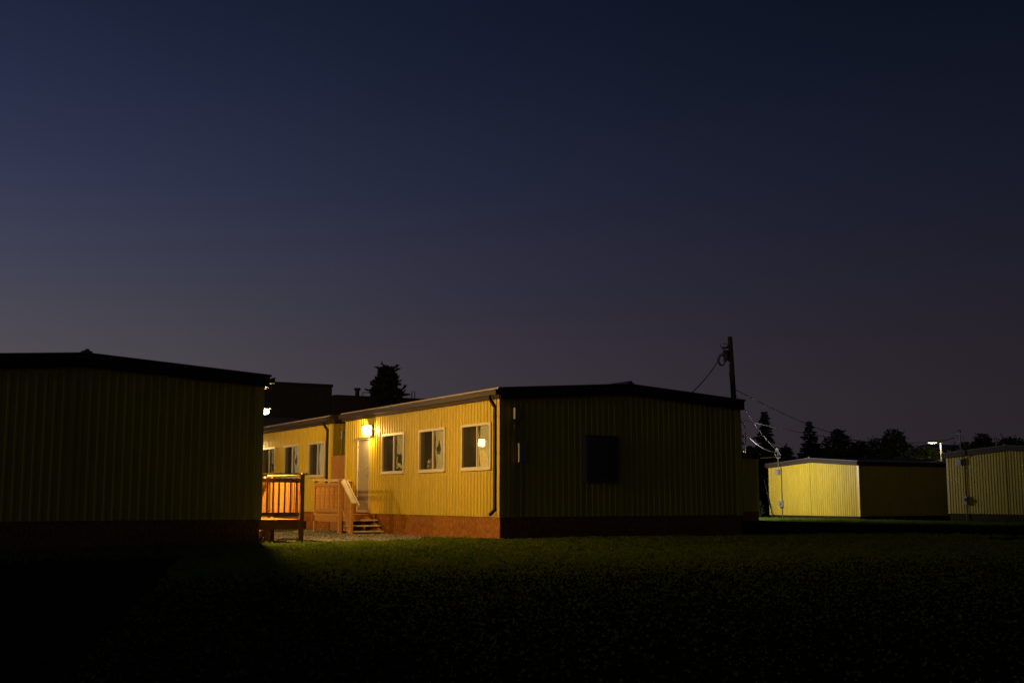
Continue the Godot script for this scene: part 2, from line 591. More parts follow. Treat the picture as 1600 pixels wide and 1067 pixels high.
	# downspouts
	for c in [[-1.0, -0.15]]:
		st = begin()
		var wx: float = -0.055 if c[0] < 0 else W + 0.055
		var ox: float = c[0] * 0.14
		var z: float = c[1]
		beam(st, Vector3(wx + ox * 1.1, 3.50, z), Vector3(wx + ox * 1.1, 3.42, z), 0.06, 0.085, Vector3.BACK)
		beam(st, Vector3(wx + ox * 1.1, 3.44, z), Vector3(wx, 3.22, z), 0.06, 0.085, Vector3.BACK)
		beam(st, Vector3(wx, 3.25, z), Vector3(wx, 0.72, z), 0.06, 0.085, Vector3.BACK)
		beam(st, Vector3(wx, 0.75, z), Vector3(wx + ox * 1.0, 0.62, z), 0.06, 0.085, Vector3.BACK)
		for y in [1.2, 2.1, 3.0]:
			box(st, Vector3(wx - c[0] * 0.005, y, z), Vector3(0.075, 0.03, 0.11))
		obj("downspout", st, M.downspout, root)
	return root

# ---------------------------------------------------------------- deck with stairs
# local axes: +x away from the wall, stairs go down towards -z, the closed end is at z = length
func make_deck(at: Vector3, yaw: float, depth: float, length: float, stair: float, label: String) -> Node3D:
	var root := thing("wooden_deck", at, yaw, label, "deck", "wooden entrance decks with stairs")
	var top := 0.56
	var rail := 1.58
	var st: SurfaceTool
	# boards
	var nb := int(depth / 0.145)
	for k in nb:
		st = begin()
		var x0 := 0.03 + (depth - 0.03) * k / nb
		var x1 := 0.03 + (depth - 0.03) * (k + 1) / nb - 0.006
		box2(st, Vector3(x0, top - 0.036, -0.03), Vector3(x1, top - 0.002 * (k % 3), length + 0.03))
		obj("deck_board", st, M["wood_a" if k % 2 else "wood_b"], root)
	# rim joists
	for r in [[Vector3(0.03, top - 0.22, -0.005), Vector3(depth, top - 0.038, 0.033)], [Vector3(0.03, top - 0.22, length - 0.033), Vector3(depth + 0.08, top - 0.038, length + 0.005)], [Vector3(depth - 0.033, top - 0.22, 0.036), Vector3(depth + 0.005, top - 0.038, length - 0.036)], [Vector3(0.03, top - 0.22, 0.036), Vector3(0.068, top - 0.038, length - 0.036)]]:
		st = begin()
		box2(st, r[0], r[1])
		obj("rim_joist", st, M.wood_b, root)
	# posts
	var posts := [[depth - 0.055, -0.05, rail - 0.04], [depth - 0.055, length + 0.05, rail - 0.04], [stair + 0.05, -0.05, rail - 0.04], [0.08, length + 0.05, rail - 0.04], [0.35, length - 0.08, top - 0.04], [0.35, 0.08, top - 0.04]]
	if depth - stair < 0.3:
		posts.remove_at(2)
	for p in posts:
		st = begin()
		box2(st, Vector3(p[0] - 0.045, -0.02, p[1] - 0.045), Vector3(p[0] + 0.045, p[2], p[1] + 0.045))
		obj("post", st, M.wood_a, root)
	# railings: [from, to]
	var runs := [[Vector3(0.12, 0, length + 0.03), Vector3(depth - 0.1, 0, length + 0.03)], [Vector3(depth - 0.02, 0, 0.0), Vector3(depth - 0.02, 0, length)]]
	if depth - stair >= 0.3:
		runs.append([Vector3(stair + 0.1, 0, -0.03), Vector3(depth - 0.1, 0, -0.03)])
	for r in runs:
		var a: Vector3 = r[0]
		var b: Vector3 = r[1]
		var d := (b - a).normalized()
		st = begin()
		beam(st, a + Vector3(0, rail - 0.02, 0) - d * 0.14, b + Vector3(0, rail - 0.02, 0) + d * 0.14, 0.14, 0.038)
		obj("rail_cap", st, M.wood_pale, root)
		st = begin()
		beam(st, a + Vector3(0, rail - 0.165, 0), b + Vector3(0, rail - 0.165, 0), 0.038, 0.09)
		obj("top_rail", st, M.wood_b, root)
		st = begin()
		beam(st, a + Vector3(0, top + 0.11, 0), b + Vector3(0, top + 0.11, 0), 0.038, 0.09)
		obj("bottom_rail", st, M.wood_b, root)
		var side := Vector3(-d.z, 0, d.x)
		if side.dot(Vector3(depth * 0.4, 0, length * 0.5) - a) < 0:
			side = -side
		var n := int(a.distance_to(b) / 0.125)
		for k in n:
			st = begin()
			var p := a.lerp(b, (k + 0.5) / n) + side * 0.04
			beam(st, p + Vector3(0, top + 0.07, 0), p + Vector3(0, rail - 0.11, 0), 0.04, 0.04, d)
			obj("baluster", st, M["wood_a" if (k * 7) % 3 else "wood_b"], root)
	# stairs
	var rise := 0.155
	var run := 0.235
	for k in 3:
		var y := top - rise * (k + 1)
		var z := -run * (k + 1) - 0.04
		for h in 2:
			st = begin()
			box2(st, Vector3(0.05, y - 0.038, z + 0.004 + h * 0.128), Vector3(stair + 0.02, y, z + 0.126 + h * 0.128))
			obj("tread", st, M["wood_a" if h else "wood_pale"], root)
	for x in [0.12, stair - 0.06]:
		st = begin()
		beam(st, Vector3(x, top - 0.21, 0.02), Vector3(x, -0.04, -run * 3 - 0.04), 0.038, 0.16)
		obj("stringer", st, M.wood_b, root)
	# sloping handrail
	var ht := Vector3(stair + 0.03, rail - 0.02, -0.06)
	var hb := Vector3(stair + 0.03, 0.90, -0.98)
	var dn := (hb - ht).normalized()
	st = begin()
	beam(st, ht, hb + dn * 0.05, 0.14, 0.038)
	obj("handrail", st, M.wood_pale, root)
	st = begin()
	beam(st, ht + Vector3(-0.13, -0.06, 0), hb + dn * 0.08 + Vector3(-0.13, -0.06, 0), 0.038, 0.09)
	obj("grab_rail", st, M.wood_pale, root)
	st = begin()
	box2(st, Vector3(stair - 0.005, -0.02, -0.86), Vector3(stair + 0.07, 0.94, -0.78))
	obj("newel_post", st, M.wood_a, root)
	st = begin()
	beam(st, Vector3(stair + 0.03, 0.66, -0.05), Vector3(stair + 0.03, 0.14, -0.80), 0.038, 0.09)
	obj("bottom_rail", st, M.wood_b, root)
	for k in 6:
		var t := (k + 0.6) / 6.4
		st = begin()
		var z := lerpf(-0.06, -0.80, t)
		box2(st, Vector3(stair - 0.015, lerpf(0.62, 0.12, t), z - 0.02), Vector3(stair + 0.012, lerpf(rail - 0.06, 1.0, t), z + 0.02))
		obj("baluster", st, M["wood_a" if k % 2 else "wood_b"], root)
	return root

# ---------------------------------------------------------------- lamps
# a box lamp on a wall: local +z points away from the wall; size is that of the lens
func wall_lamp(at: Vector3, yaw: float, energy: float, size: Vector3, arm: float, color: Color, label: String) -> Node3D:
	var root := thing("wall_lamp", at, yaw, label, "lamp", "wall lamps of the classrooms")
	var st := begin()
	var w := size.x * 0.5
	var h := size.y * 0.5
	if arm > 0.0:
		beam(st, Vector3(0, 0, 0), Vector3(0, 0, arm + 0.01), 0.05, 0.05)
		box2(st, Vector3(-0.06, -0.06, 0.0), Vector3(0.06, 0.06, 0.02))
		obj("bracket", st, M.lamp_housing, root)
		st = begin()
	box2(st, Vector3(-w - 0.02, -h - 0.02, arm), Vector3(w + 0.02, h + 0.03, arm + 0.06))
	box2(st, Vector3(-w - 0.03, h + 0.004, arm + 0.062), Vector3(w + 0.03, h + 0.03, arm + size.z + 0.08))
	obj("housing", st, M.lamp_housing, root)
	st = begin()
	st.set_smooth_group(1)
	var n := 14
	for a in n:
		for b in n / 2:
			var q := []
			for e in [[0, 0], [1, 0], [1, 1], [0, 1]]:
				var t: float = TAU * (a + e[0]) / n
				var p: float = PI * (b + e[1]) / (n / 2)
				var d := Vector3(cos(t) * sin(p), sin(t) * sin(p), cos(p))
				for k in 3:        # a squarish dome
					d[k] = signf(d[k]) * pow(absf(d[k]), 0.62)
				q.append(Vector3(d.x * w, d.y * h, arm + 0.062 + (d.z + 0.08) * size.z * 0.96 if d.z > 0.0 else arm + 0.062 + 0.08 * size.z * (1.0 + d.z)))
			quad(st, q[0], q[3], q[2], q[1])
	obj("lamp_lens", st, M.glow, root)
	var l := OmniLight3D.new()
	l.name = "lamp_light"
	l.light_color = color
	l.light_energy = energy
	l.light_size = minf(0.06, h * 0.7)
	l.omni_range = 60.0
	l.omni_attenuation = 2.0
	l.shadow_enabled = true
	l.position = Vector3(0, 0.0, arm + 0.06 + minf(size.z * 0.5, 0.09))
	root.add_child(l)
	return root

# ---------------------------------------------------------------- wiring
func cable(a: Vector3, b: Vector3, sag: float, r: float, label: String, m: Material) -> void:
	var st := begin()
	var pts := []
	for i in 25:
		var t := i / 24.0
		pts.append(a.lerp(b, t) - Vector3(0, sag * 4.0 * t * (1.0 - t), 0))
	tube(st, pts, [r], 5)
	tag(obj("overhead_cable", st, m), label, "cable", "overhead cables")

# a service entrance on a gable wall: local +z points away from the wall, y = 0 at the wall's foot
func service_mast(at: Vector3, yaw: float, top: float, label: String) -> Node3D:
	var root := thing("service_mast", at, yaw, label, "electric meter", "electric service masts with meters")
	var st := begin()
	tube(st, [Vector3(0, 0.2, 0.06), Vector3(0, 1.1, 0.06)], [0.025], 8)
	tube(st, [Vector3(0, 1.4, 0.06), Vector3(0, 3.35, 0.06), Vector3(0, 3.55, 0.28), Vector3(0, top - 0.1, 0.28)], [0.03], 8)
	obj("conduit", st, M.conduit, root)
	st = begin()
	box2(st, Vector3(-0.14, 1.05, 0.03), Vector3(0.12, 1.45, 0.17))
	var mb := obj("meter_box", st, M.meter, root)
	st = begin()
	tube(st, [Vector3(-0.01, 1.29, 0.17), Vector3(-0.01, 1.29, 0.27)], [0.085], 12)
	obj("meter_glass", st, M.meter, mb)
	st = begin()
	box2(st, Vector3(-0.42, 3.02, 0.03), Vector3(-0.12, 3.34, 0.2))
	obj("junction_box", st, M.meter, root)
	st = begin()
	tube(st, [Vector3(0, top - 0.12, 0.28), Vector3(0, top, 0.28), Vector3(-0.07, top + 0.04, 0.30), Vector3(-0.14, top - 0.05, 0.32)], [0.05, 0.06, 0.06, 0.05], 8)
	obj("weatherhead", st, M.meter, root)
	for s in [-1.0, 1.0]:
		st = begin()
		var pts := []
		for i in 13:
			var a := PI * (i / 12.0) * 1.4 - 0.3
			pts.append(Vector3(s * (0.05 + 0.2 * sin(a * 0.75)), top - 0.1 - 0.42 * (i / 12.0) + 0.06 * sin(a * 3.0), 0.32 + 0.05 * cos(a)))
		tube(st, pts, [0.018], 5)
		obj("drip_loop", st, M.cable_pale, root)
	return root

func utility_boxes(at: Vector3, yaw: float, label: String) -> Node3D:
	var root := thing("utility_box", at, yaw, label, "utility box", "utility boxes on the gable walls")
	var st := begin()
	box2(st, Vector3(0.33, 2.93, 0.03), Vector3(0.50, 3.20, 0.17))
	obj("upper_box", st, M.meter, root)
	st = begin()
	box2(st, Vector3(0.45, 1.89, 0.03), Vector3(0.66, 2.35, 0.16))
	obj("panel_box", st, M.meter, root)
	st = begin()
	tube(st, [Vector3(0.36, 2.94, 0.07), Vector3(0.36, 0.62, 0.07)], [0.018], 6)
	tube(st, [Vector3(0.58, 1.9, 0.08), Vector3(0.58, 0.62, 0.08)], [0.025], 6)
	tube(st, [Vector3(0.45, 2.94, 0.08), Vector3(0.5, 2.8, 0.08), Vector3(0.55, 2.6, 0.08), Vector3(0.55, 2.34, 0.08)], [0.016], 6)
	obj("conduit", st, M.conduit, root)
	st = begin()
	box2(st, Vector3(0.55, 1.76, 0.06), Vector3(0.61, 1.82, 0.115))
	obj("fitting", st, M.meter, root)
	return root

# ---------------------------------------------------------------- trees
func leaf(st: SurfaceTool, p: Vector3, d: Vector3, w: float, l: float) -> void:
	var side := d.cross(Vector3(rng.randf_range(-1, 1), rng.randf_range(-1, 1), rng.randf_range(-1, 1))).normalized() * w
	tri(st, p - side * 0.4, p + d * l * 0.45 + side, p + d * l)
	tri(st, p - side * 0.4, p + d * l, p + d * l * 0.45 - side)

func conifer(at: Vector3, h: float, r: float, sd: int, label: String) -> void:
	rng.seed = sd
	var root := thing("conifer_tree", at, 0.0, label, "conifer", "trees beyond the classrooms")
	var st := begin()
	tube(st, [Vector3(0, -0.3, 0), Vector3(0, h * 0.5, 0), Vector3(0, h * 0.97, 0)], [h * 0.022, h * 0.014, 0.02], 7)
	obj("trunk", st, M.bark, root)
	st = begin()
	var y := h * 0.06
	while y < h * 0.985:
		var rr := r * 1.75 * pow(1.0 - y / h, 0.85) * rng.randf_range(0.72, 1.12) + 0.06
		var n := int(clampf(rr * 7.0, 4, 13))
		for k in n:
			var a := TAU * (k + rng.randf()) / n
			var reach := rr * rng.randf_range(0.65, 1.1)
			var d := Vector3(cos(a), -0.32, sin(a))
			var steps := int(reach / 0.11) + 2
			for s in steps:
				var t := (s + 0.5) / steps
				var p := Vector3(0, y, 0) + d * reach * t + Vector3(0, 0.16 * reach * t * t, 0)
				for e in 4:
					leaf(st, p, (d + Vector3(rng.randf_range(-0.9, 0.9), rng.randf_range(-0.6, 0.3), rng.randf_range(-0.9, 0.9))).normalized(), 0.085, 0.32)
		y += h * 0.02 + 0.05
	leaf(st, Vector3(0, h * 0.95, 0), Vector3.UP, 0.04, h * 0.05)
	obj("crown", st, M.needles, root)

func broadleaf(at: Vector3, h: float, r: float, sd: int, label: String, cone: bool = false) -> void:
	rng.seed = sd
	var root := thing("broadleaf_tree", at, 0.0, label, "tree", "trees beyond the classrooms")
	var st := begin()
	tube(st, [Vector3(0, -0.3, 0), Vector3(0.05, h * 0.3, 0), Vector3(0, h * 0.75, 0.05)], [h * 0.03, h * 0.02, 0.04], 7)
	var lobes := []
	var n := 34 if cone else 12
	for k in n:
		var t := (k + 0.5) / n
		var a := k * 2.4 + rng.randf()
		var y := lerpf(h * 0.22, h * 0.93, t)
		var wide := (1.15 - t * 0.95) if cone else sin(PI * clampf(0.25 + t * 0.68, 0, 1))
		var p := Vector3(cos(a), 0, sin(a)) * r * 0.75 * wide * rng.randf_range(0.7, 1.1) + Vector3(0, y, 0)
		if t > 0.9:
			p.x *= 0.4
			p.z *= 0.4
		lobes.append([p, r * (rng.randf_range(0.16, 0.26) if cone else rng.randf_range(0.32, 0.5)) * (0.6 + 0.6 * wide)])
		tube(st, [Vector3(0, y * 0.7, 0), Vector3(0, y * 0.8, 0).lerp(p, 0.5), p], [h * 0.008, h * 0.005, 0.012], 5)
	obj("trunk", st, M.bark, root)
	st = begin()
	for lo in lobes:
		var c: Vector3 = lo[0]
		var lr: float = lo[1]
		for k in int(430 * clampf(lr, 0.5, 1.4)):
			var d := Vector3(rng.randfn(), rng.randfn(), rng.randfn()).normalized()
			var p := c + d * lr * pow(rng.randf(), 0.4) * Vector3(1, 0.85, 1)
			leaf(st, p, (d + Vector3(rng.randf_range(-0.7, 0.7), rng.randf_range(-0.2, 0.9), rng.randf_range(-0.7, 0.7))).normalized(), 0.10, 0.28)
		for k in (12 if cone else 7):         # shoots standing out of the lobe
			var d := Vector3(rng.randfn(), absf(rng.randfn()) * 0.9, rng.randfn()).normalized()
			for s in (11 if cone else 7):
				leaf(st, c + d * lr * (0.85 + (0.14 if cone else 0.09) * s), (d + Vector3(rng.randf_range(-0.6, 0.6), rng.randf_range(-0.4, 0.6), rng.randf_range(-0.6, 0.6))).normalized(), 0.06, 0.2)
	obj("crown", st, M.foliage, root)

# ---------------------------------------------------------------- materials
func make_materials() -> void:
	var grain := noise_tex(0.02, 0.80, 1.0, FastNoiseLite.TYPE_SIMPLEX_SMOOTH, 256, 3, 5)
	var dirt := noise_tex(0.008, 0.90, 1.0, FastNoiseLite.TYPE_SIMPLEX_SMOOTH, 512, 7, 5)
	var flakes := noise_tex(0.05, 0.45, 1.0, FastNoiseLite.TYPE_CELLULAR, 512, 9, 3)
	var spots := noise_tex(0.06, 0.35, 1.0, FastNoiseLite.TYPE_CELLULAR, 512, 12, 2)
	mat("siding", lin(0.62, 0.47, 0.045), 0.50, 0.32, dirt, Vector3(0.5, 0.16, 0.5))
	mat("siding_b", lin(0.595, 0.45, 0.043), 0.50, 0.32, dirt, Vector3(0.43, 0.13, 0.43))
	mat("trim", lin(0.63, 0.48, 0.055), 0.4)
	mat("ply_a", lin(0.62, 0.245, 0.045), 0.75, 0.3, flakes, Vector3(1.0, 0.38, 1.0))
	mat("ply_b", lin(0.56, 0.215, 0.038), 0.75, 0.3, flakes, Vector3(0.83, 0.30, 0.83))
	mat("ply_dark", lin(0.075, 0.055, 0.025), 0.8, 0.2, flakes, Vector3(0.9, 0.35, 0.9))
	mat("plywood", lin(0.40, 0.19, 0.07), 0.7, 0.3, grain, Vector3(2.5, 0.6, 2.5))
	mat("interior", lin(0.22, 0.20, 0.16), 0.9, 0.2)
	mat("frame", lin(0.54, 0.49, 0.38), 0.45)
	mat("door", lin(0.30, 0.265, 0.20), 0.4)
	mat("steel", lin(0.7, 0.68, 0.62), 0.22, 0.5, null, Vector3.ONE, 1.0)
	mat("fascia", lin(0.058, 0.043, 0.025), 0.6, 0.25, grain, Vector3(0.7, 3.0, 0.7))
	mat("roof", lin(0.12, 0.11, 0.10), 0.55)
	mat("gutter", lin(0.050, 0.036, 0.020), 0.28, 0.35)
	mat("downspout", lin(0.022, 0.016, 0.011), 0.5, 0.25)
	mat("wood_a", lin(0.63, 0.33, 0.085), 0.6, 0.4, grain, Vector3(1.6, 1.6, 1.6))
	mat("wood_b", lin(0.52, 0.25, 0.06), 0.6, 0.4, grain, Vector3(1.3, 1.3, 1.3))
	mat("wood_pale", lin(0.76, 0.62, 0.42), 0.6, 0.4, grain, Vector3(1.1, 1.1, 1.1))
	mat("lamp_housing", lin(0.06, 0.05, 0.04), 0.5)
	mat("meter", lin(0.28, 0.27, 0.22), 0.55)
	mat("conduit", lin(0.16, 0.12, 0.07), 0.5)
	mat("cable_pale", lin(0.36, 0.37, 0.31), 0.5)
	mat("cable_dark", lin(0.03, 0.03, 0.03), 0.6)
	mat("curtain", lin(0.46, 0.48, 0.34), 0.9, 0.2)
	mat("pole_wood", lin(0.085, 0.062, 0.042), 0.85, 0.3, grain, Vector3(3.0, 0.4, 3.0))
	mat("drip_metal", lin(0.36, 0.31, 0.22), 0.35)
	mat("dark_stick", lin(0.03, 0.023, 0.012), 0.85, 0.2)
	mat("concrete", lin(0.42, 0.40, 0.34), 0.85, 0.3)
	mat("bark", lin(0.06, 0.045, 0.03), 0.95, 0.2)
	mat("needles", lin(0.028, 0.042, 0.02), 0.8, 0.2)
	mat("foliage", lin(0.042, 0.052, 0.022), 0.75, 0.2)
	mat("brick_wall", lin(0.13, 0.085, 0.06), 0.9, 0.2, dirt, Vector3(0.3, 0.3, 0.3))
	mat("block_metal", lin(0.11, 0.095, 0.075), 0.7, 0.3, dirt, Vector3(0.3, 0.3, 0.3))
	mat("dark_grille", lin(0.05, 0.045, 0.045), 0.6)
	mat("ac_case", lin(0.15, 0.13, 0.12), 0.6, 0.3)
	mat("plush", lin(0.62, 0.60, 0.45), 0.9, 0.2)
	var lawn := mat("lawn", lin(0.034, 0.045, 0.011), 0.95, 0.1, noise_tex(0.03, 0.45, 1.0, FastNoiseLite.TYPE_SIMPLEX_SMOOTH, 512, 21, 6), Vector3(0.35, 0.35, 0.35))
	lawn.uv1_world_triplanar = true
	lawn.specular_mode = BaseMaterial3D.SPECULAR_DISABLED
	var gv := mat("gravel", lin(0.21, 0.19, 0.15), 0.95, 0.2, spots, Vector3(1.1, 1.1, 1.1))
	gv.uv1_world_triplanar = true
	gv.specular_mode = BaseMaterial3D.SPECULAR_DISABLED
	gv.heightmap_enabled = true
	gv.heightmap_texture = noise_tex(0.09, 0.0, 1.0, FastNoiseLite.TYPE_CELLULAR, 512, 13, 2)
	gv.heightmap_scale = 2.0
	var g := mat("grass", Color.WHITE, 0.8, 0.25)
	g.vertex_color_use_as_albedo = true
	g.backlight_enabled = true
	g.backlight = Color(1.0, 1.0, 1.0)
	g.specular_mode = BaseMaterial3D.SPECULAR_DISABLED
	var sn := mat("stone", Color.WHITE, 0.9, 0.2)
	sn.vertex_color_use_as_albedo = true
	var gl := mat("glass", Color(0.9, 0.95, 0.9, 0.06), 0.015)
	gl.transparency = BaseMaterial3D.TRANSPARENCY_ALPHA
	gl.normal_enabled = true
	gl.normal_texture = noise_tex(0.012, 0.0, 1.0, FastNoiseLite.TYPE_SIMPLEX_SMOOTH, 256, 31, 1)
	gl.normal_texture.as_normal_map = true
	gl.normal_texture.color_ramp = null
	gl.normal_texture.bump_strength = 3.0
	gl.normal_scale = 0.12
	gl.uv1_triplanar = true
	gl.uv1_scale = Vector3(0.6, 0.6, 0.6)
	var gf := mat("glass_flat", Color(0.9, 0.95, 0.9, 0.06), 0.015)
	gf.transparency = BaseMaterial3D.TRANSPARENCY_ALPHA
	var sc := mat("screen", Color(0.23, 0.21, 0.18, 0.60), 0.8, 0.1)
	sc.transparency = BaseMaterial3D.TRANSPARENCY_ALPHA
	var glow := mat("glow", lin(0.8, 0.7, 0.5), 0.4)
	glow.emission_enabled = true
	glow.emission = lin(1.0, 0.80, 0.42)
	glow.emission_energy_multiplier = 14.0
	var glow2 := mat("glow_small", lin(0.8, 0.8, 0.7), 0.4)
	glow2.emission_enabled = true
	glow2.emission = lin(1.0, 0.88, 0.55)
	glow2.emission_energy_multiplier = 2.0
	var lw := mat("lit_window", lin(0.5, 0.4, 0.3), 0.5)
	lw.emission_enabled = true
	lw.emission = lin(1.0, 0.60, 0.28)
	lw.emission_energy_multiplier = 1.2

# ---------------------------------------------------------------- scene
func _ready() -> void:
	# camera
	var cam := Camera3D.new()
	cam.name = "camera"
	cam.fov = 32.04
	cam.near = 0.1
	cam.far = 3000.0
	cam.position = Vector3(0, 1.03, 0)
	cam.rotation.x = atan((778.0 - 533.5) / 1858.0)
	add_child(cam)
	cam.current = true
	# sky and air
	var env := Environment.new()
	env.background_mode = Environment.BG_SKY
	var sky := Sky.new()
	sky.sky_material = make_sky()
	env.sky = sky
	env.background_energy_multiplier = 1.0
	env.tonemap_mode = Environment.TONE_MAPPER_LINEAR
	env.tonemap_exposure = 1.0
	env.sdfgi_enabled = true
	env.ssao_enabled = true
	env.ssil_enabled = true
	var we := WorldEnvironment.new()
	we.name = "world_environment"
	we.environment = env
	add_child(we)
	# last of the daylight, from the afterglow at the left
	var sun := DirectionalLight3D.new()
	sun.name = "sun"
	sun.light_energy = 0.013
	sun.light_angular_distance = 8.0
	sun.light_color = lin(1.0, 0.86, 0.80)
	sun.rotation = Vector3(deg_to_rad(-4.0), YAW - PI / 2 + deg_to_rad(4.0), 0)
	sun.shadow_enabled = true
	add_child(sun)

	make_materials()
	make_ground()
	make_gravel()

	# classrooms, all of one build
	var hall := make_classroom()
	hall.position = G(0, 0, 0)
	hall.rotation.y = YAW
	hall.set_meta("label", "yellow ribbed portable classroom in the middle with lamp over its door")
	dup(hall, "portable_classroom", G(0, 0, 11.45), YAW, "yellow ribbed portable classroom behind the plywood board and the railings")
	dup(hall, "portable_classroom", G(-5.93, 0, 9.98), YAW + PI, "dark unlit portable classroom filling the left edge, nearest to the camera")
	dup(hall, "portable_classroom", G(-5.93, 0, 21.43), YAW + PI, "portable classroom standing directly behind the nearest dark one")
	dup(hall, "portable_classroom", G(30.3, -0.27, 35.65), YAW + PI, "dark portable classroom partly hidden behind the right end of the middle classroom")
	var far_a := dup(hall, "portable_classroom", G(36.25, -0.57, 31.4), YAW - PI / 2, "distant portable classroom with brightly floodlit pale yellow gable wall")
	var far_b := dup(hall, "portable_classroom", G(36.25, -0.34, 17.75), YAW - PI / 2, "dimly lit portable classroom cut off by the right edge of the picture")
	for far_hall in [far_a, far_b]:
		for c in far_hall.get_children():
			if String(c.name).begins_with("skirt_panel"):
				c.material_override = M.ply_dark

	# wall lamps
	var warm := lin(1.0, 0.58, 0.16)
	var big := Vector3(0.30, 0.28, 0.20)
	wall_lamp(G(-0.025, 3.03, 7.98), YAW - PI / 2, 3.8, big, 0.0, warm, "glowing wall lamp above the grey door of the middle classroom")
	wall_lamp(G(-5.905, 2.95, 0.85), YAW + PI / 2, 25.0, Vector3(0.24, 0.12, 0.25), 0.09, warm, "glowing wall lamp just past the corner of the nearest dark classroom")
	wall_lamp(G(-5.905, 2.95, 11.85), YAW + PI / 2, 20.0, big, 0.0, warm, "wall lamp on the classroom behind the nearest dark one, seen mirrored in a window pane")
	wall_lamp(G(-0.025, 3.03, 19.5), YAW - PI / 2, 3.0, big, 0.0, warm, "wall lamp at the hidden far end of the yellow classroom behind the plywood board")
	wall_lamp(G(30.33, 3.0, 28.0), YAW + PI / 2, 31.5, big, 0.45, lin(1.0, 0.92, 0.95), "hidden wall lamp on the dark classroom facing the floodlit pale yellow gable")

	# decks
	make_deck(G(0, 0, 7.6), YAW + PI, 1.2, 1.95, 1.06, "wooden deck with stairs at the lamp-lit door of the middle classroom")
	make_deck(G(-5.93, 0, 2.38), YAW, 1.15, 1.95, 1.0, "wooden deck seen in dark outline beside the nearest dark classroom")

	# plywood board closing the gap
	var pb := thing("plywood_board", G(0, 0, 10.07), YAW, "brown plywood board closing the gap between the two yellow classrooms", "board")
	var st := begin()
	box2(st, Vector3(0.02, 0.0, 0.0), Vector3(0.04, 2.37, -1.36))
	obj("sheet", st, M.plywood, pb)
	for z in [-0.06, -0.68, -1.30]:
		st = begin()
		box2(st, Vector3(0.042, 0.0, z + 0.02), Vector3(0.13, 2.33, z - 0.02))
		obj("stud", st, M.wood_b, pb)

	# gear on the gable walls
	var ub := utility_boxes(G(0, 0, 0), YAW, "pale utility boxes with conduit at the left corner of the middle classroom's dark gable wall")
	dup(ub, "utility_box", G(0, 0, 11.45), YAW, "utility boxes on the gable glimpsed above the plywood board")
	service_mast(G(36.25, -0.57, 30.25), YAW - PI / 2, 4.55, "electric meter and mast on the floodlit pale yellow gable wall")
	service_mast(G(36.25, -0.34, 16.6), YAW - PI / 2, 4.75, "electric meter and mast on the dim gable at the right edge")

	# air conditioner
	var ac := thing("air_conditioner", G(0, 0, 0), YAW, "dark wall-mounted air conditioner on the middle classroom's gable", "air conditioner")
	st = begin()
	box2(st, Vector3(2.33, 1.42, 0.03), Vector3(3.28, 2.56, 0.24))
	obj("case", st, M.ac_case, ac)
	for k in 17:
		st = begin()
		box(st, Vector3(2.66, 1.50 + k * 0.061, 0.255), Vector3(0.58, 0.012, 0.04), Basis(Vector3.RIGHT, 0.5))
		obj("louver", st, M.ac_case, ac)
	st = begin()
	box2(st, Vector3(2.99, 1.46, 0.241), Vector3(3.25, 2.52, 0.248))
	obj("intake_grille", st, M.dark_grille, ac)
	st = begin()
	box2(st, Vector3(2.30, 2.56, 0.03), Vector3(3.31, 2.585, 0.27))
	obj("rain_hood", st, M.ac_case, ac)

	# soft toy on the inner sill of the middle window
	st = begin()
	var toy := SphereMesh.new()
	toy.radial_segments = 16
	toy.rings = 10
	for b in [[Vector3(0, 0.09, 0), Vector3(0.10, 0.10, 0.11)], [Vector3(-0.02, 0.20, 0.05), Vector3(0.085, 0.075, 0.08)], [Vector3(-0.02, 0.19, -0.10), Vector3(0.06, 0.06, 0.08)], [Vector3(0, 0.05, -0.13), Vector3(0.06, 0.05, 0.09)]]:
		toy.radius = 1.0
		toy.height = 2.0
		st.append_from(toy, 0, Transform3D(Basis().scaled(b[1]), b[0]))
	var t := show_mesh("stuffed_toy", st.commit(), M.plush, self)
	t.position = G(0.10, 1.80, 4.05)
	t.rotation.y = YAW
	tag(t, "small pale lumpy stuffed toy behind the middle window's dark pane", "toy")
	var sh := begin()
	box2(sh, Vector3(0.0, -0.03, 0.0), Vector3(0.28, 0.0, -1.5))
	var shelf := obj("window_shelf", sh, M.interior)
	shelf.position = G(0.118, 1.79, 3.0)
	shelf.rotation.y = YAW
	tag(shelf, "narrow shelf inside the middle window, under the pale toy", "shelf")

	# power pole
	var pole := thing("utility_pole", Vector3(11.32, -0.15, -60.0), 0.0, "tall wooden utility pole rising behind the middle classroom's roof", "utility pole")
	st = begin()
	tube(st, [Vector3(0.05, -0.3, 0), Vector3(-0.09, 6.0, 0), Vector3(-0.21, 9.32, 0)], [0.17, 0.14, 0.115], 10)
	obj("shaft", st, M.pole_wood, pole)
	st = begin()
	tube(st, [Vector3(-0.42, 8.05, 0.06), Vector3(-0.42, 8.55, 0.06)], [0.16], 12)
	tube(st, [Vector3(-0.42, 8.55, 0.06), Vector3(-0.42, 8.63, 0.06)], [0.16, 0.08], 12)
	obj("transformer", st, M.dark_grille, pole)
	for y in [7.55, 7.75]:
		st = begin()
		tube(st, [Vector3(-0.30, y, 0.08), Vector3(-0.30, y + 0.1, 0.08)], [0.04], 8)
		obj("insulator", st, M.concrete, pole)
	st = begin()
	tube(st, [Vector3(-0.28, 7.9, 0.1), Vector3(-0.28, 8.3, 0.1)], [0.03], 6)
	obj("insulator", st, M.concrete, pole)
	st = begin()
	beam(st, Vector3(-0.18, 8.75, 0.0), Vector3(-0.62, 8.75, 0.05), 0.06, 0.08)
	beam(st, Vector3(-0.2, 9.1, 0.0), Vector3(-0.42, 8.72, 0.05), 0.04, 0.04)
	obj("bracket", st, M.pole_wood, pole)
	st = begin()
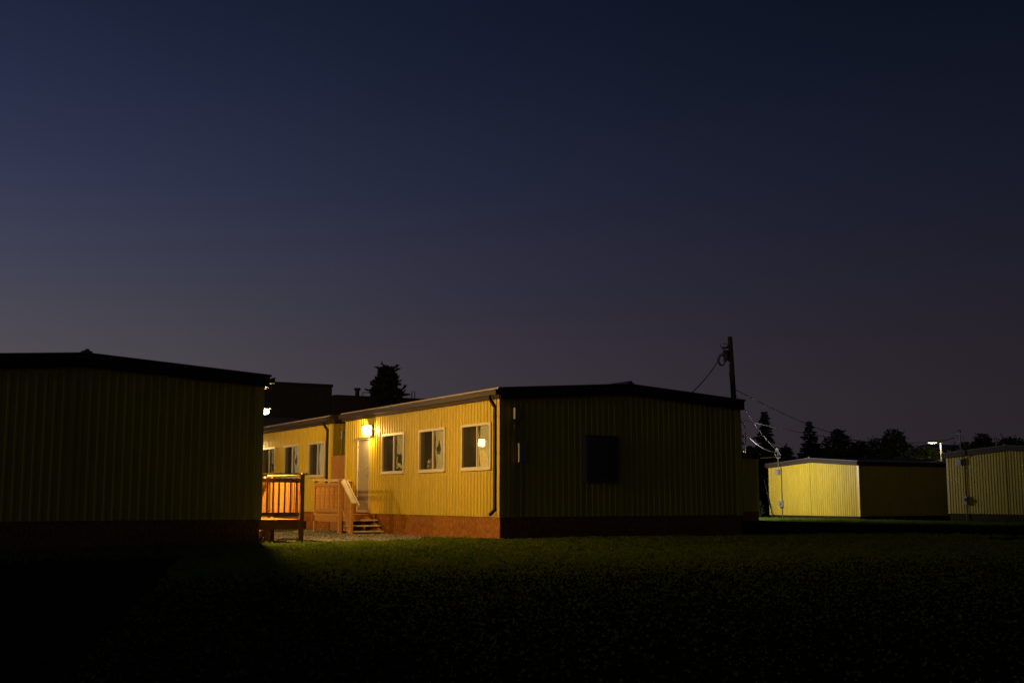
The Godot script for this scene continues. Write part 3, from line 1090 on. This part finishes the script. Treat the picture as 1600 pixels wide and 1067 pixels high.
	for k in 3:
		var pts := []
		for i in 15:
			var a := i / 14.0 * TAU * 0.85 + 0.5 + k * 0.3
			pts.append(Vector3(-0.66 - 0.02 * k + (0.14 + 0.03 * k) * cos(a), 8.1 + (0.24 + 0.03 * k) * sin(a), 0.1 + 0.05 * k))
		st = begin()
		tube(st, pts, [0.016], 5)
		obj("cable_loop", st, M.cable_dark, pole)
	st = begin()
	var up := []
	for i in 10:
		var tt := i / 9.0
		up.append(Vector3(-0.62 + 0.1 * sin(tt * 5.0), 8.3 + 0.62 * tt, 0.1))
	tube(st, up, [0.016], 5)
	obj("cable_loop", st, M.cable_dark, pole)
	st = begin()
	tube(st, [Vector3(-0.62, 8.92, 0.1), Vector3(-0.5, 8.98, 0.05), Vector3(-0.24, 8.85, 0.0)], [0.016], 5)
	obj("cable_loop", st, M.cable_dark, pole)
	st = begin()
	tube(st, [Vector3(-0.3, 7.5, 0.1), Vector3(-0.24, 6.8, 0.12), Vector3(-0.2, 5.5, 0.15)], [0.025], 5)
	obj("cable_loop", st, M.cable_dark, pole)

	# crossbar mast on the dark classroom behind
	var fm := thing("cable_mast", G(30.74, 0, 27.25), YAW, "pale metal mast with crossbars rising at the dark classroom behind", "mast")
	for x in [-0.14, 0.16]:
		st = begin()
		tube(st, [Vector3(x, 0.3, 0), Vector3(x, 4.78, 0)], [0.028], 7)
		obj("upright", st, M.cable_pale, fm)
	st = begin()
	tube(st, [Vector3(-0.16, 3.4, 0.06), Vector3(-0.20, 5.45, 0.06)], [0.025], 7)
	obj("mast_pipe", st, M.cable_pale, fm)
	for y in [3.62, 4.02, 4.42]:
		st = begin()
		beam(st, Vector3(-0.2, y, 0), Vector3(0.2, y, 0), 0.04, 0.045)
		obj("crossbar", st, M.cable_pale, fm)
	for y in [4.08, 4.48, 3.68]:
		st = begin()
		tube(st, [Vector3(-0.06, y - 0.04, 0.02), Vector3(-0.06, y + 0.10, 0.02)], [0.06, 0.045], 8)
		obj("insulator", st, M.meter, fm)
	st = begin()
	tube(st, [Vector3(-0.19, 5.38, 0.06), Vector3(-0.02, 5.20, 0.08), Vector3(0.13, 4.86, 0.06)], [0.03], 6)
	obj("jumper_cable", st, M.red_cable if M.has("red_cable") else mat("red_cable", lin(0.62, 0.30, 0.28), 0.45), fm)

	# cables
	var mast_top := G(30.56, 5.45, 27.21)
	var r1 := G(35.95, 3.86, 30.25)
	cable(Vector3(10.86, 8.62, -59.95), G(7.6, 3.75, 3.0), 0.3, 0.02, "cable dropping from the utility pole to the left behind the middle classroom's roof", M.cable_dark)
	cable(Vector3(11.35, 6.45, -60.0), Vector3(44.6, 7.2, -119.0), 1.9, 0.022, "long drooping cable running from the utility pole to the far right", M.cable_dark)
	cable(Vector3(11.3, 6.3, -60.0), r1, 0.25, 0.008, "thin cable slanting from the utility pole to the floodlit gable's mast", M.cable_pale)
	cable(G(30.58, 4.95, 27.25), r1 + Vector3(0, -0.05, 0), 0.35, 0.022, "pale cable drooping from the crossbar mast down to the floodlit gable's mast", M.cable_pale)
	cable(mast_top, Vector3(44.6, 7.0, -119.0), 0.9, 0.022, "pale cable leaving the top of the crossbar mast to the right", M.cable_pale)
	cable(G(30.4, 3.30, 26.4), r1 + Vector3(0, -0.32, 0), 0.06, 0.022, "short level cable joining the dark classroom's eave and the floodlit gable's mast", M.cable_pale)

	# leaning pole by the floodlit classroom
	st = begin()
	tube(st, [G(35.93, -0.2, 30.82), G(36.02, 0.95, 31.26), G(36.10, 2.15, 31.72)], [0.03, 0.027, 0.024], 6)
	var stick := obj("leaning_pole", st, M.dark_stick)
	tag(stick, "thin wooden pole leaning near the left corner of the floodlit gable", "pole")

	# low bush by the floodlit grass
	rng.seed = 77
	st = begin()
	for k in 420:
		var d := Vector3(rng.randfn(), absf(rng.randfn()) + 0.1, rng.randfn()).normalized()
		leaf(st, d * Vector3(0.45, 1.3, 0.45) * pow(rng.randf(), 0.5), (d + Vector3(0, 0.6, 0)).normalized(), 0.04, 0.16)
	var bush := thing("bush", Vector3(15.4, -0.2, -75.5), 0.0, "small bush in the gap left of the floodlit classroom", "bush")
	obj("leaves", st, M.foliage, bush)
	st = begin()
	tube(st, [Vector3(0, -0.1, 0), Vector3(0.04, 0.7, 0)], [0.04, 0.02], 5)
	obj("stem", st, M.bark, bush)

	# street lamp far behind
	var sl := thing("street_lamp", Vector3(41.46, -0.2, -115.0), 0.0, "distant street lamp with lit pale pole beyond the dark classroom wall", "street lamp")
	st = begin()
	tube(st, [Vector3(0, -0.3, 0), Vector3(0, 3.0, 0), Vector3(-0.03, 6.5, 0)], [0.14, 0.12, 0.10], 10)
	obj("pole", st, M.concrete, sl)
	st = begin()
	tube(st, [Vector3(-0.03, 6.42, 0), Vector3(-0.5, 6.62, 0), Vector3(-1.2, 6.64, 0)], [0.035], 6)
	obj("arm", st, M.dark_grille, sl)
	st = begin()
	box2(st, Vector3(-1.28, 6.55, -0.14), Vector3(-0.42, 6.68, 0.14))
	var slh := obj("lamp_head", st, M.dark_grille, sl)
	st = begin()
	box2(st, Vector3(-1.24, 6.45, -0.12), Vector3(-0.46, 6.549, 0.12))
	obj("lamp_lens", st, M.glow_small, slh)
	var ol := OmniLight3D.new()
	ol.name = "street_light"
	ol.light_color = lin(1.0, 0.82, 0.48)
	ol.light_energy = 5.0
	ol.light_size = 0.08
	ol.omni_range = 40.0
	ol.omni_attenuation = 2.0
	ol.shadow_enabled = true
	sl.add_child(ol)
	ol.position = Vector3(-0.85, 6.40, 0.0)

	# school building behind on the left
	var sb := thing("school_building", G(3.0, 0, 48.0), YAW, "tall dark flat-roofed school building far behind the nearest classrooms", "building")
	st = begin()
	box2(st, Vector3(-14.0, -0.3, 0.0), Vector3(10.83, 8.2, -14.0))
	obj("tall_block", st, M.block_metal, sb)
	st = begin()
	box2(st, Vector3(-14.05, 8.2, 0.05), Vector3(10.88, 8.38, -14.05))
	obj("parapet_cap", st, M.dark_grille, sb)
	st = begin()
	box2(st, Vector3(10.84, -0.3, 0.4), Vector3(30.0, 7.55, -12.0))
	obj("low_block", st, M.brick_wall, sb)
	st = begin()
	box2(st, Vector3(10.89, 7.55, 0.45), Vector3(30.05, 7.68, -12.05))
	obj("parapet_cap", st, M.dark_grille, sb)
	for k in 5:
		st = begin()
		box2(st, Vector3(-10.0 + k * 4.0, 4.6, 0.01), Vector3(-7.4 + k * 4.0, 6.2, 0.06))
		var wf := obj("window", st, M.dark_grille, sb)
		st = begin()
		box2(st, Vector3(-9.9 + k * 4.0, 4.7, 0.061), Vector3(-7.5 + k * 4.0, 6.1, 0.065))
		obj("pane", st, M.glass_flat, wf)
	st = begin()
	tube(st, [Vector3(13.0, 7.6, -1.0), Vector3(13.0, 8.25, -1.0)], [0.14], 10)
	tube(st, [Vector3(13.0, 8.18, -1.0), Vector3(13.0, 8.32, -1.0)], [0.22], 10)
	obj("chimney", st, M.dark_grille, sb)
	st = begin()
	tube(st, [Vector3(-0.15, 8.3, -3.0), Vector3(-0.15, 9.5, -3.0)], [0.11], 10)
	obj("vent_pipe", st, M.block_metal, sb)
	for x in [0.0, 0.22]:
		st = begin()
		tube(st, [Vector3(17.0 + x, 7.6, -1.0), Vector3(17.0 + x, 8.3, -1.0)], [0.035], 6)
		obj("vent_pipe", st, M.cable_pale, sb)
	st = begin()
	tube(st, [Vector3(13.4, 8.05, -1.0), Vector3(15.0, 8.05, -1.0)], [0.025], 5)
	for x in [13.4, 14.2, 15.0]:
		tube(st, [Vector3(x, 7.6, -1.0), Vector3(x, 8.05, -1.0)], [0.025], 5)
	obj("roof_rail", st, M.dark_grille, sb)

	# far house with a lit window above the right-hand classroom
	var fhs := thing("distant_house", Vector3(55.4, -0.2, -151.0), 0.3, "dark distant house with small lit windows above the right-hand roof", "house")
	st = begin()
	box2(st, Vector3(-0.9, -0.3, 0), Vector3(5.0, 7.3, -7.0))
	obj("wall", st, M.brick_wall, fhs)
	st = begin()
	for s in [[Vector3(-1.2, 7.3, 0.3), Vector3(5.3, 7.3, 0.3), Vector3(5.3, 8.1, -3.5), Vector3(-1.2, 8.1, -3.5)], [Vector3(5.3, 7.3, -7.3), Vector3(-1.2, 7.3, -7.3), Vector3(-1.2, 8.1, -3.5), Vector3(5.3, 8.1, -3.5)]]:
		quad(st, s[0], s[1], s[2], s[3])
	tri(st, Vector3(-1.2, 7.3, 0.3), Vector3(-1.2, 8.1, -3.5), Vector3(-1.2, 7.3, -7.3))
	tri(st, Vector3(5.3, 7.3, 0.3), Vector3(5.3, 7.3, -7.3), Vector3(5.3, 8.1, -3.5))
	obj("roof", st, M.roof, fhs)
	for b in [[-0.25, 6.98, 0.24, 0.30], [0.12, 6.72, 0.22, 0.42], [0.44, 7.0, 0.14, 0.22]]:
		st = begin()
		box2(st, Vector3(b[0] - 0.04, b[1] - 0.04, 0.0), Vector3(b[0] + b[2] + 0.04, b[1] + b[3] + 0.04, 0.03))
		var w := obj("window", st, M.dark_grille, fhs)
		st = begin()
		box2(st, Vector3(b[0], b[1], 0.031), Vector3(b[0] + b[2], b[1] + b[3], 0.036))
		obj("pane", st, M.lit_window, w)

	# trees
	var gy := -0.2
	conifer(Vector3(22.3, gy, -105.0), 8.9, 1.3, 101, "pointed conifer beyond the crossbar mast, leftmost of the two conifers")
	conifer(Vector3(30.5, gy, -122.0), 9.2, 1.7, 102, "pointed conifer above the floodlit classroom's ridge, next to a rounded tree")
	broadleaf(Vector3(36.1, gy, -132.0), 9.0, 2.3, 103, "rounded dark tree just right of the second conifer")
	broadleaf(Vector3(40.9, gy, -128.0), 8.3, 3.1, 104, "wide rounded dark tree alone above the long dark classroom wall")
	broadleaf(Vector3(52.1, gy, -132.0), 8.3, 2.7, 105, "dark tree rising highest above the roof of the right-hand classroom")
	broadleaf(Vector3(52.6, gy, -126.0), 7.5, 3.2, 106, "low dark tree by the right edge of the picture, just before the last one")
	broadleaf(Vector3(44.9, gy, -118.0), 6.9, 1.4, 107, "slim dark tree behind the mast of the right-hand classroom")
	broadleaf(Vector3(27.0, gy, -118.0), 6.3, 1.6, 108, "low dark tree filling the gap between the two conifers")
	broadleaf(Vector3(41.0, gy, -140.0), 7.8, 2.8, 109, "low dark tree between the two rounded trees")
	broadleaf(Vector3(41.7, gy, -120.0), 6.2, 2.9, 110, "low dark tree below the head of the distant street lamp")
	broadleaf(Vector3(45.9, gy, -124.0), 6.5, 2.2, 111, "low dark tree close to the far house's lit windows")
	broadleaf(Vector3(56.2, gy, -128.0), 7.4, 3.0, 112, "last dark tree, cut by the right edge of the picture")
	broadleaf(Vector3(22.4, gy, -112.0), 6.2, 1.2, 113, "low dark tree at the foot of the leftmost conifer")
	broadleaf(Vector3(32.6, gy, -128.0), 6.5, 2.7, 114, "low broad dark tree behind the floodlit classroom's ridge")
	broadleaf(Vector3(-6.6, 0, -62.0), 8.15, 1.6, 115, "bushy dark tree rising above the middle classroom's lit eave", true)

	make_grass()
